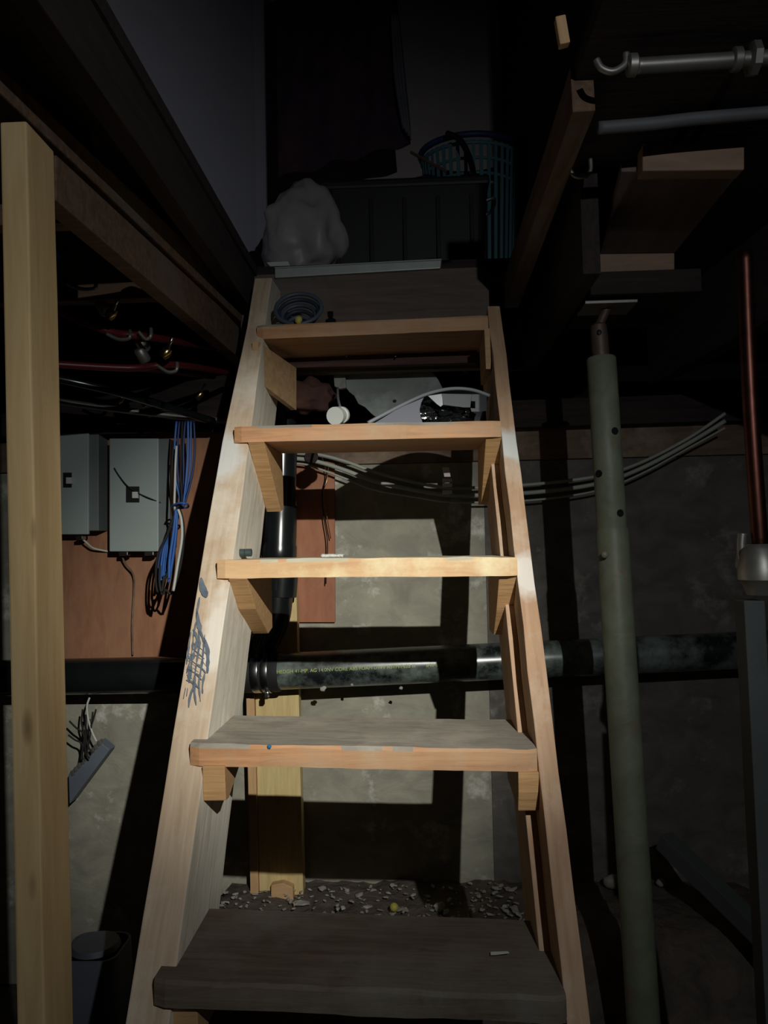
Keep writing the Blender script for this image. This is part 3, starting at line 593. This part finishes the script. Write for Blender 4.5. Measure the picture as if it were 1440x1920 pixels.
tube('handle', [V((xb-.01, 2.50, ztop-.06)), V((xb+.02, 2.51, ztop-.05)), V((xb+.02, 2.60, ztop-.05)), V((xb-.01, 2.62, ztop-.06))], .006, galv_m, tote, seg=8)
bg = tag(blob('plastic_sack', V((at(566, 400, Y=2.42).x, 2.46, zl+.16)), (.125, .09, .17), whitecloth, None, 4, .3, 1.6, 4, flat=-.159), 'slumped whitish film-wrapped sack at the left of the black tote', 'sack')
tag(profile_tube('flat_puck', at(588, 487, Y=2.36), at(588, 487, Y=2.36)+V((0, 0, .016)), [(0, .033), (.2, .036), (.8, .036), (1, .033)], mat('grey_plastic', (.10, .10, .11), None, 5, rough=.5), None, 28), 'flat grey puck lying on the landing edge in front of the tote', 'puck').location.z = zl+.009
tag(prism('paper_label', [at(500, 492, Y=2.30), at(540, 490, Y=2.30), at(545, 502, Y=2.29), at(512, 505, Y=2.29)], (0, .004, .001), white_m, bevel=0), 'crumpled pale paper at the left end of the landing edge', 'paper')
# slotted basket
bs = thing('laundry_basket', 'teal slotted plastic basket standing behind the black tote at the right', 'basket', V((at(880, 330, Y=2.98).x, 2.98, zl)))
bc = V((at(884, 330, Y=2.98).x, 3.02, 0)); bz1 = at(860, 262, Y=2.90).z; rx, ry = .185, .15
def ell(rxx, ryy, z, n=48): return [V((bc.x+rxx*cos(2*pi*k/n), bc.y+ryy*sin(2*pi*k/n), z)) for k in range(n+1)]
def hoop(name, z, s, r, m):
    bm = bmesh.new(); tube_bm(bm, ell(rx*s, ry*s, z), r, 8, cap=False); finish(bm, name, m, bs, smooth=True)
hoop('rim', bz1, 1.06, .012, navy_m); hoop('hoop', bz1-.03, 1.03, .007, teal_m); hoop('hoop', bz1-.085, .985, .006, teal_m); hoop('hoop', bz1-.14, .94, .006, teal_m); hoop('hoop', zl+.01, .84, .008, teal_m)
sp = None
for k in range(40):
    a_ = 2*pi*k/40; c1 = V((bc.x+rx*1.03*cos(a_), bc.y+ry*1.03*sin(a_), bz1-.02)); c0 = V((bc.x+rx*.84*cos(a_), bc.y+ry*.84*sin(a_), zl+.01))
    board('slat', c0, c1, .013, .004, teal_m, bs, up=V((cos(a_), sin(a_), 0)), bevel=0, wob=0, cuts=1)
board('base', V((bc.x-rx*.8, bc.y, zl+.006)), V((bc.x+rx*.8, bc.y, zl+.006)), ry*1.2, .006, teal_m, bs, bevel=0, wob=0)
tube('strap', [at(838, 250, Y=2.82), at(862, 262, Y=2.80), at(880, 295, Y=2.78), at(890, 336, Y=2.72)], .011, black_m, bs, 10)
tag(board('wooden_stick', at(770, 285, Y=2.84), at(838, 322, Y=2.78), .012, .010, joist_m), 'thin brown stick leaning between the tote and the basket', 'stick')
# hanging coat with a grey lining
def curtain(name, x0, x1, y0, y1l, y1r, Y, m, parent=None, amp=.02, n=50, rows=20):
    bm = bmesh.new(); G = []
    for j in range(rows+1):
        row = []
        for i in range(n+1):
            t = i/n; x = x0(j/rows)+(x1(j/rows)-x0(j/rows))*t; yb = y1l+(y1r-y1l)*t; y = y0+(yb-y0)*j/rows
            p = at(x, y, Y=Y); p.y += amp*sin(t*19+j*.15)+amp*.6*noise.noise(V((t*8, j*.4, 0))); row.append(bm.verts.new(p))
        G.append(row)
    for j in range(rows):
        for i in range(n): bm.faces.new((G[j][i], G[j][i+1], G[j+1][i+1], G[j+1][i]))
    o = finish(bm, name, m, parent, smooth=True); md = o.modifiers.new('s', 'SOLIDIFY'); md.thickness = .006; return o
coat = tag(curtain('hanging_coat', lambda t: 512+10*t, lambda t: 738+32*t, -60, 335, 270, 3.05, coat_m), 'long dark coat hanging above the landing in front of the beige wall', 'coat')
curtain('lining', lambda t: 733+2*t+22*t*t, lambda t: 746+24*t, 30, 240, 262, 3.0, greycloth, coat, .01, 12, 14)
# ---------------------------------------------------------------- pipes and hangers in the joist bay, upper left
def pipe(label, P, r, m, cat='pipe', name='water_pipe', group=None, seg=12): return tag(tube(name, P, r, m, None, seg), label, cat, group)
pipe('blue plastic water pipe slanting down behind the pine post', [at(60, 440, Y=1.75), at(178, 535, Y=2.1), at(215, 560, Y=2.2)], .011, blue_m)
pipe('upper red water pipe of the cluster left of the stair', [at(60, 560, Y=1.8), at(200, 620, Y=1.85), at(280, 632, Y=1.9), at(420, 655, Y=2.3)], .010, red_m)
pipe('lower red water pipe of the cluster left of the stair', [at(60, 680, Y=1.8), at(240, 690, Y=1.9), at(330, 684, Y=1.95), at(430, 700, Y=2.3)], .009, red_m)
pipe('dull copper pipe below the red water pipes', [at(60, 672, Y=1.95), at(180, 688, Y=1.95), at(262, 690, Y=1.98), at(400, 706, Y=2.3)], .009, copper_m)
pipe('dark pipe slanting across the bay low on the left', [at(60, 700, Y=2.0), at(220, 735, Y=2.1), at(400, 790, Y=2.4)], .012, abs_clean)
pipe('grey flexible conduit hanging above the grey panels', [at(60, 745, Y=2.3), at(200, 765, Y=2.35), at(330, 780, Y=2.4), at(430, 790, Y=2.42)], .010, galv_m)
def hook(x0, y0, x1, y1, Y, lab):
    tag(tube('pipe_hanger', [at(x0, y0+2, Y=Y), at((x0+x1)/2, y1, Y=Y), at(x1-4, y1-1, Y=Y), at(x1, y1-7, Y=Y), at(x1, y0-4, Y=Y+.01)], .0045, galv_m, None, 8), lab, 'pipe hanger', 'pipe hangers under the joists')
hook(126, 530, 180, 542, 1.72, 'bright metal pipe hanger under the blue pipe, nearest the pine post')
hook(200, 624, 244, 636, 1.80, 'wide metal pipe hanger under the upper red pipe')
hook(260, 620, 283, 635, 1.84, 'narrow metal pipe hanger right of the wide one under the upper red pipe')
hook(296, 684, 332, 697, 1.88, 'metal pipe hanger under the lower red pipe')
def valve(x, y, Y, lab, s=1):
    r_ = thing('stop_valve', lab, 'valve', at(x, y+12, Y=Y), 'stop valves on the water pipes')
    profile_tube('valve_body', at(x-10*s, y+14*s, Y=Y), at(x+4*s, y-2*s, Y=Y), [(0, .010*s), (.3, .013*s), (.7, .013*s), (1, .009*s)], brass_m, r_, 16)
    tube('lever', [at(x+1, y-2, Y=Y-.01), at(x+6, y-14*s, Y=Y-.02), at(x+9, y-22*s, Y=Y-.02)], .0045*s, steel_m, r_, seg=8)
valve(212, 582, 1.78, 'brass stop valve with a shining lever above the upper red pipe')
valve(314, 656, 1.86, 'brass stop valve with a shining lever above the lower red pipe')
valve(228, 745, 2.2, 'small stop valve low in the bay at the left', .7)
valve(275, 752, 2.25, 'small bright stop valve above the grey panel', .7)
valve(376, 737, 2.3, 'small stop valve nearest the left stringer', .8)
for i, (x, y) in enumerate([(195, 580), (268, 648), (268, 668)]):
    tag(profile_tube('pipe_coupling', at(x-8, y-14, Y=1.9), at(x+6, y+10, Y=1.92), [(0, .012), (.1, .015), (.9, .015), (1, .012)], galv_m, None, 16), ['dull grey pipe coupling beside the brass valve of the upper red pipe', 'dull grey pipe coupling just below the narrow hanger', 'dull grey pipe coupling lowest of the three, above the copper pipe'][i], 'coupling', 'pipe couplings left of the stair')
# ceiling joists, left bay and right bay
for i, y in enumerate([.1, .55, 1.0, 1.45, 1.9]):
    tag(board('floor_joist', W(-2.3, y, .72), W(-.60, y, .72), .038, .18, joist_m, up=V((0, 1, 0)).cross(V((1, 0, 0))) * -1), ['dark floor joist crossing overhead nearest the front', 'dark floor joist just in front of the pine post', 'dark floor joist nearly over the pine post', 'dark floor joist behind the pine post above the pipes', 'dark floor joist nearest the foundation wall'][i], 'joist', 'floor joists over the left bay')
# ---------------------------------------------------------------- right side
rj = tag(board('trimmer_plank', W(.313, 1.34, .795), W(.300, 2.27, .735), .04, .085, joist_m), 'brown timber plank running along the right edge of the stair opening', 'plank')
tag(board('wood_scrap', at(1049, 34, Y=1.2), at(1058, 86, Y=1.2), .016, .016, MC['orange_pine'], up=V((0, 1, 0))), 'short pale wood scrap wedged high above the brown plank', 'wood scrap')
rj2 = tag(board('side_joist', W(.385, 1.62, .68), W(.385, 2.5, .68), .038, .235, dark_m), 'dark joist right of the brown plank beside the stair opening', 'joist')
col = thing('steel_column', 'greenish painted adjustable steel column with round holes standing right of the stair', 'column', V((.522, 1.9, 0)))
ct, cm_, cbm = at(1127, 670, Y=1.9), at(1150, 1020, Y=1.9), None
axis = (at(1202, 1850, Y=1.9)-ct).normalized(); Lb = (ct.z)/(-axis.z); foot = ct+axis*Lb; foot.z = .012
Ltot = (foot-ct).length
profile_tube('upper_tube', ct, ct+(foot-ct)*.24, [(0, .032), (.01, .0355), (.98, .0355), (1, .033)], paint_m, col, 40)
profile_tube('lower_tube', ct+(foot-ct)*.225, foot, [(0, .036), (.006, .0385), (1, .0385)], paint_m, col, 40)
profile_tube('inner_tube', at(1122, 606, Y=1.9), ct+axis*.02, [(0, .010), (.06, .019), (.3, .021), (1, .021)], mat('rusty_steel', (.16, .11, .085), (.09, .06, .05), 15, rough=.55, metal=.4, bump=.3), col, 28)
def pinhole(x, y, rr=.009, Y=1.9):
    p = at(x, y, Y=Y); t = ((p-ct).dot(axis)); c0 = ct+axis*t; dvec = (at(x, y, Y=Y)-V((0, 0, H))).normalized()
    # where the sight line of the hole's position meets the tube
    o_ = V((0, 0, H)); dv = dvec-axis*dvec.dot(axis); ov = (o_-ct)-axis*(o_-ct).dot(axis); Rr = .0355
    A_, B_, C_ = dv.dot(dv), 2*dv.dot(ov), ov.dot(ov)-Rr*Rr; disc = max(0, B_*B_-4*A_*C_); s_ = (-B_-math.sqrt(disc))/(2*A_); hp = o_+dvec*s_
    nn = (hp-ct)-axis*(hp-ct).dot(axis); nn.normalize()
    profile_tube('pin_hole', hp-nn*.004, hp+nn*.0012, [(0, rr), (1, rr)], black_m, col, 20)
for x, y in ((1123, 888), (1153, 808), (1163, 962)): pinhole(x, y)
p = at(1134, 1040, Y=1.86); blob('push_pin', p, (.009, .006, .009), paint_m, col, 2, .05)
blob('pin_hole', at(1124, 624, Y=1.882), (.007, .004, .009), black_m, col, 2, .05)
box('top_plate', V((at(1137, 577, Y=1.9).x, 1.9, at(1137, 577, Y=1.9).z)), (.125, .10, .008), galv_m, col, .002)
profile_tube('screw', at(1137, 580, Y=1.9), at(1123, 612, Y=1.9), [(0, .011), (1, .011)], MC['rusty_steel'], col, 16)
box('base_plate', V((foot.x, foot.y, .006)), (.13, .13, .012), galv_m, col, .002)
def beamblock(x0, y0, x1, y1, Y, lab):
    return tag(prism('wood_block', [at(x0, y0, Y=Y), at(x1, y0-2, Y=Y), at(x1, y1-2, Y=Y), at(x0, y1, Y=Y)], (0, .038, 0), mat('dull_pine', (.30, .20, .14), (.22, .14, .10), 5, (1, 8, 8), .8), bevel=.003), lab, 'block')
beamblock(1112, 476, 1265, 527, 1.84, 'pale wooden cross block just above the steel column')
beamblock(1205, 270, 1396, 320, 1.45, 'pale wooden cross block high at the right, nearer than the one over the column')
beamblock(1062, 440, 1092, 480, 1.90, 'small pale wood piece left of the cross block over the column')
q = [at(1165, 322, Y=1.49), at(1392, 318, Y=1.49), at(1266, 474, Y=1.84), at(1125, 476, Y=1.84)]
tag(prism('soffit_board', q, (0, 0, .018), mat('soffit_wood', (.17, .125, .115), (.11, .08, .08), 5, (8, 1, 8), .85), bevel=.002), 'brown board spanning between the two pale cross blocks', 'board')
gz = at(1137, 572, Y=1.9).z
tag(box('girder', V((.56, 1.98, gz+.032)), (.26, .30, .055), dark_m, None, .003), 'dark girder end resting on top of the steel column plate', 'girder')
hj = tag(board('hanging_joist', W(.9, .95, .60), W(.80, 2.55, .62), .05, .22, dark_m), 'dark joist running back at the right of the steel column', 'joist')
low = tag(board('shade_strip', at(960, 790, Y=2.53)+V((0, 0, .02)), at(1480, 772, Y=2.53)+V((0, 0, .02)), .04, .09, dark_m), 'dark board added in place of shade along the top of the wall right of the stair', 'ledger')  # added strip, coloured dark in place of the shade at the wall top
pipe('pale galvanised pipe crossing the top right corner', [at(1190, 124, Y=1.25), at(1290, 118, Y=1.25), at(1385, 112, Y=1.25), at(1480, 106, Y=1.25)], .0125, galv_m)
jh = tag(tube('hook_bracket', [at(1118, 112, Y=1.25), at(1128, 128, Y=1.25), at(1150, 134, Y=1.25), at(1172, 120, Y=1.25), at(1174, 100, Y=1.25)], .006, galv_m, None, 10), 'curved metal hook at the left end of the pale top right pipe', 'hook')
for x, r_ in ((1185, .018), (1380, .019), (1412, .027)):
    tag(profile_tube('pipe_fitting', at(x-9, 123-(x-1185)*.055, Y=1.25), at(x+10, 122-(x-1185)*.055, Y=1.25), [(0, r_*.8), (.15, r_), (.85, r_), (1, r_*.8)], galv_m, None, 8 if r_ > .02 else 20), {.018: 'collar fitting beside the curved hook on the pale top right pipe', .019: 'slim fitting near the right end of the pale top pipe', .027: 'large hexagonal fitting at the frame edge on the pale top pipe'}[r_], 'pipe fitting')
pipe('dark grey pipe below the pale top right pipe', [at(1122, 240, Y=1.35), at(1220, 232, Y=1.35), at(1310, 222, Y=1.35), at(1480, 208, Y=1.35)], .011, mat('dark_grey_metal', (.12, .12, .13), None, 8, rough=.6))
pipe('dark pipe between the two grey pipes at the top right', [at(1110, 184, Y=1.42), at(1220, 182, Y=1.42), at(1330, 178, Y=1.42), at(1480, 160, Y=1.42)], .009, MC['dark_grey_metal'])
tag(tube('pipe_clip', [at(1068, 318, Y=1.55), at(1078, 330, Y=1.55), at(1096, 331, Y=1.55), at(1107, 320, Y=1.55), at(1107, 298, Y=1.55)], .0045, galv_m, None, 8), 'curved metal clip hanging right of the brown plank', 'clip')
cu = pipe('copper pipe running down the right edge', [at(1396, 470, Y=1.35), at(1402, 640, Y=1.35), at(1410, 800, Y=1.35), at(1426, 1035, Y=1.35)], .0135, copper_m)
va = thing('pipe_union', 'grey pipe union at the foot of the copper pipe on the right edge', 'pipe fitting', at(1415, 1110, Y=1.32))
profile_tube('union_body', at(1424, 1020, Y=1.34), at(1428, 1115, Y=1.34), [(0, .02), (.1, .03), (.35, .034), (.5, .038), (.7, .038), (.8, .030), (1, .024)], galv_m, va, 10)
profile_tube('union_nut', at(1385, 1050, Y=1.36), at(1400, 1052, Y=1.36), [(0, .016), (.2, .022), (.8, .022), (1, .016)], galv_m, va, 6)
tube('union_arm', [at(1392, 1000, Y=1.36), at(1390, 1025, Y=1.36), at(1392, 1050, Y=1.36)], .008, galv_m, va, seg=10)
tag(board('leaning_post', V((at(1432, 1900, Y=1.35).x+.02, 1.35, 0)), at(1405, 1125, Y=1.35), .035, .04, mat('dull_grey_board', (.10, .11, .11), None, 4), up=V((0, 1, 0))), 'grey leaning timber below the pipe union on the right edge', 'post')
tag(board('lying_pipe', at(1245, 1575, Y=2.35), V((1.25, 1.5, .06)), .05, .05, mat('dull_grey_board', (.10, .11, .11), None, 4), up=V((0, 0, 1))), 'dark grey timber lying slantwise on the floor at the right', 'timber')
for x, y in ((1397, 391), (1362, 397)): blob('screw_head', at(x, y, X=.862), (.004, .006, .005), steel_m, hj, 2, .1)
# ---------------------------------------------------------------- foot of the wall: dirt ledge and rubble
lz = at(640, 1706, Y=2.40).z
bm = bmesh.new(); bmesh.ops.create_grid(bm, x_segments=90, y_segments=30, size=.5)
for v in bm.verts:
    x = v.co.x*2.5+.32; y = v.co.y*.75+2.24; t = max(0, min(1, (y-1.98)/.30)); ex = max(0, min(1, (x+.88)/.25))*max(0, min(1, (1.5-x)/.5))
    v.co = V((x, y, (lz+.02)*(t*t*(3-2*t))*ex - .01 + .02*noise.noise(V((x*9, y*9, 0)))*ex + .012*noise.noise(V((x*28, y*28, 3)))*ex))
dh = struct(finish(bm, 'floor_dirt', mat('dirt', (.15, .12, .10), (.08, .065, .055), 16, rough=.95, bump=.9, bumpd=.02), smooth=True))
bm = bmesh.new()
for i in range(290):
    x = random.uniform(-.62, .30); y = random.uniform(2.26, 2.53); s_ = random.uniform(.002, .007) if random.random() < .9 else random.uniform(.008, .014)
    M_ = Matrix.Translation(V((x, y, lz+.016+random.uniform(0, .01)))) @ Matrix.Rotation(random.uniform(0, 6), 4, 'Z') @ Matrix.Rotation(random.uniform(-.6, .6), 4, 'X') @ Matrix.Diagonal((s_*random.uniform(1, 2.6), s_, s_*.4, 1))
    r_ = bmesh.ops.create_icosphere(bm, subdivisions=1, radius=1, matrix=M_)
    for v in r_['verts']: v.co += V((random.uniform(-1, 1), random.uniform(-1, 1), random.uniform(-1, 1)))*s_*.25
rub = finish(bm, 'rubble', rubble_m); rub['kind'] = 'stuff'; tag(rub, 'pale chips and rubble strewn along the foot of the foundation wall', 'rubble')
yb = at(739, 1701, Y=2.33); tag(blob('yellow_ball', yb, (.0125, .0125, .0125), yellow_m, None, 3, .02), 'small yellow ball in the rubble behind the lowest tread', 'ball')
for i, (x, y, s_) in enumerate([(1148, 1652, .022), (1240, 1655, .013)]):
    tag(blob('stone', at(x, y, Z=lz-H+.022+s_*.6), (s_*1.3, s_, s_), rubble_m, None, 2, .3, 2, i), ['pale stone at the foot of the wall left of the steel column', 'small stone right of the steel column near the floor'][i], 'stone')
pl_ = thing('plastic_canister', 'dull blue-grey plastic canister on the floor between the pine post and the stair', 'canister', V((at(168, 1850, Y=2.0).x, 2.05, 0)))
cxx = at(150, 1850, Y=2.0).x; ctop = at(168, 1812, Y=2.0).z
tub('canister_body', cxx, 2.1, .0, ctop, .085, .09, .078, .08, mat('canister_grey', (.13, .14, .17), None, 4, rough=.5), pl_)
profile_tube('canister_lid', V((cxx, 2.1, ctop-.002)), V((cxx, 2.1, ctop+.012)), [(0, .065), (1, .06)], MC['canister_grey'], pl_, 24)
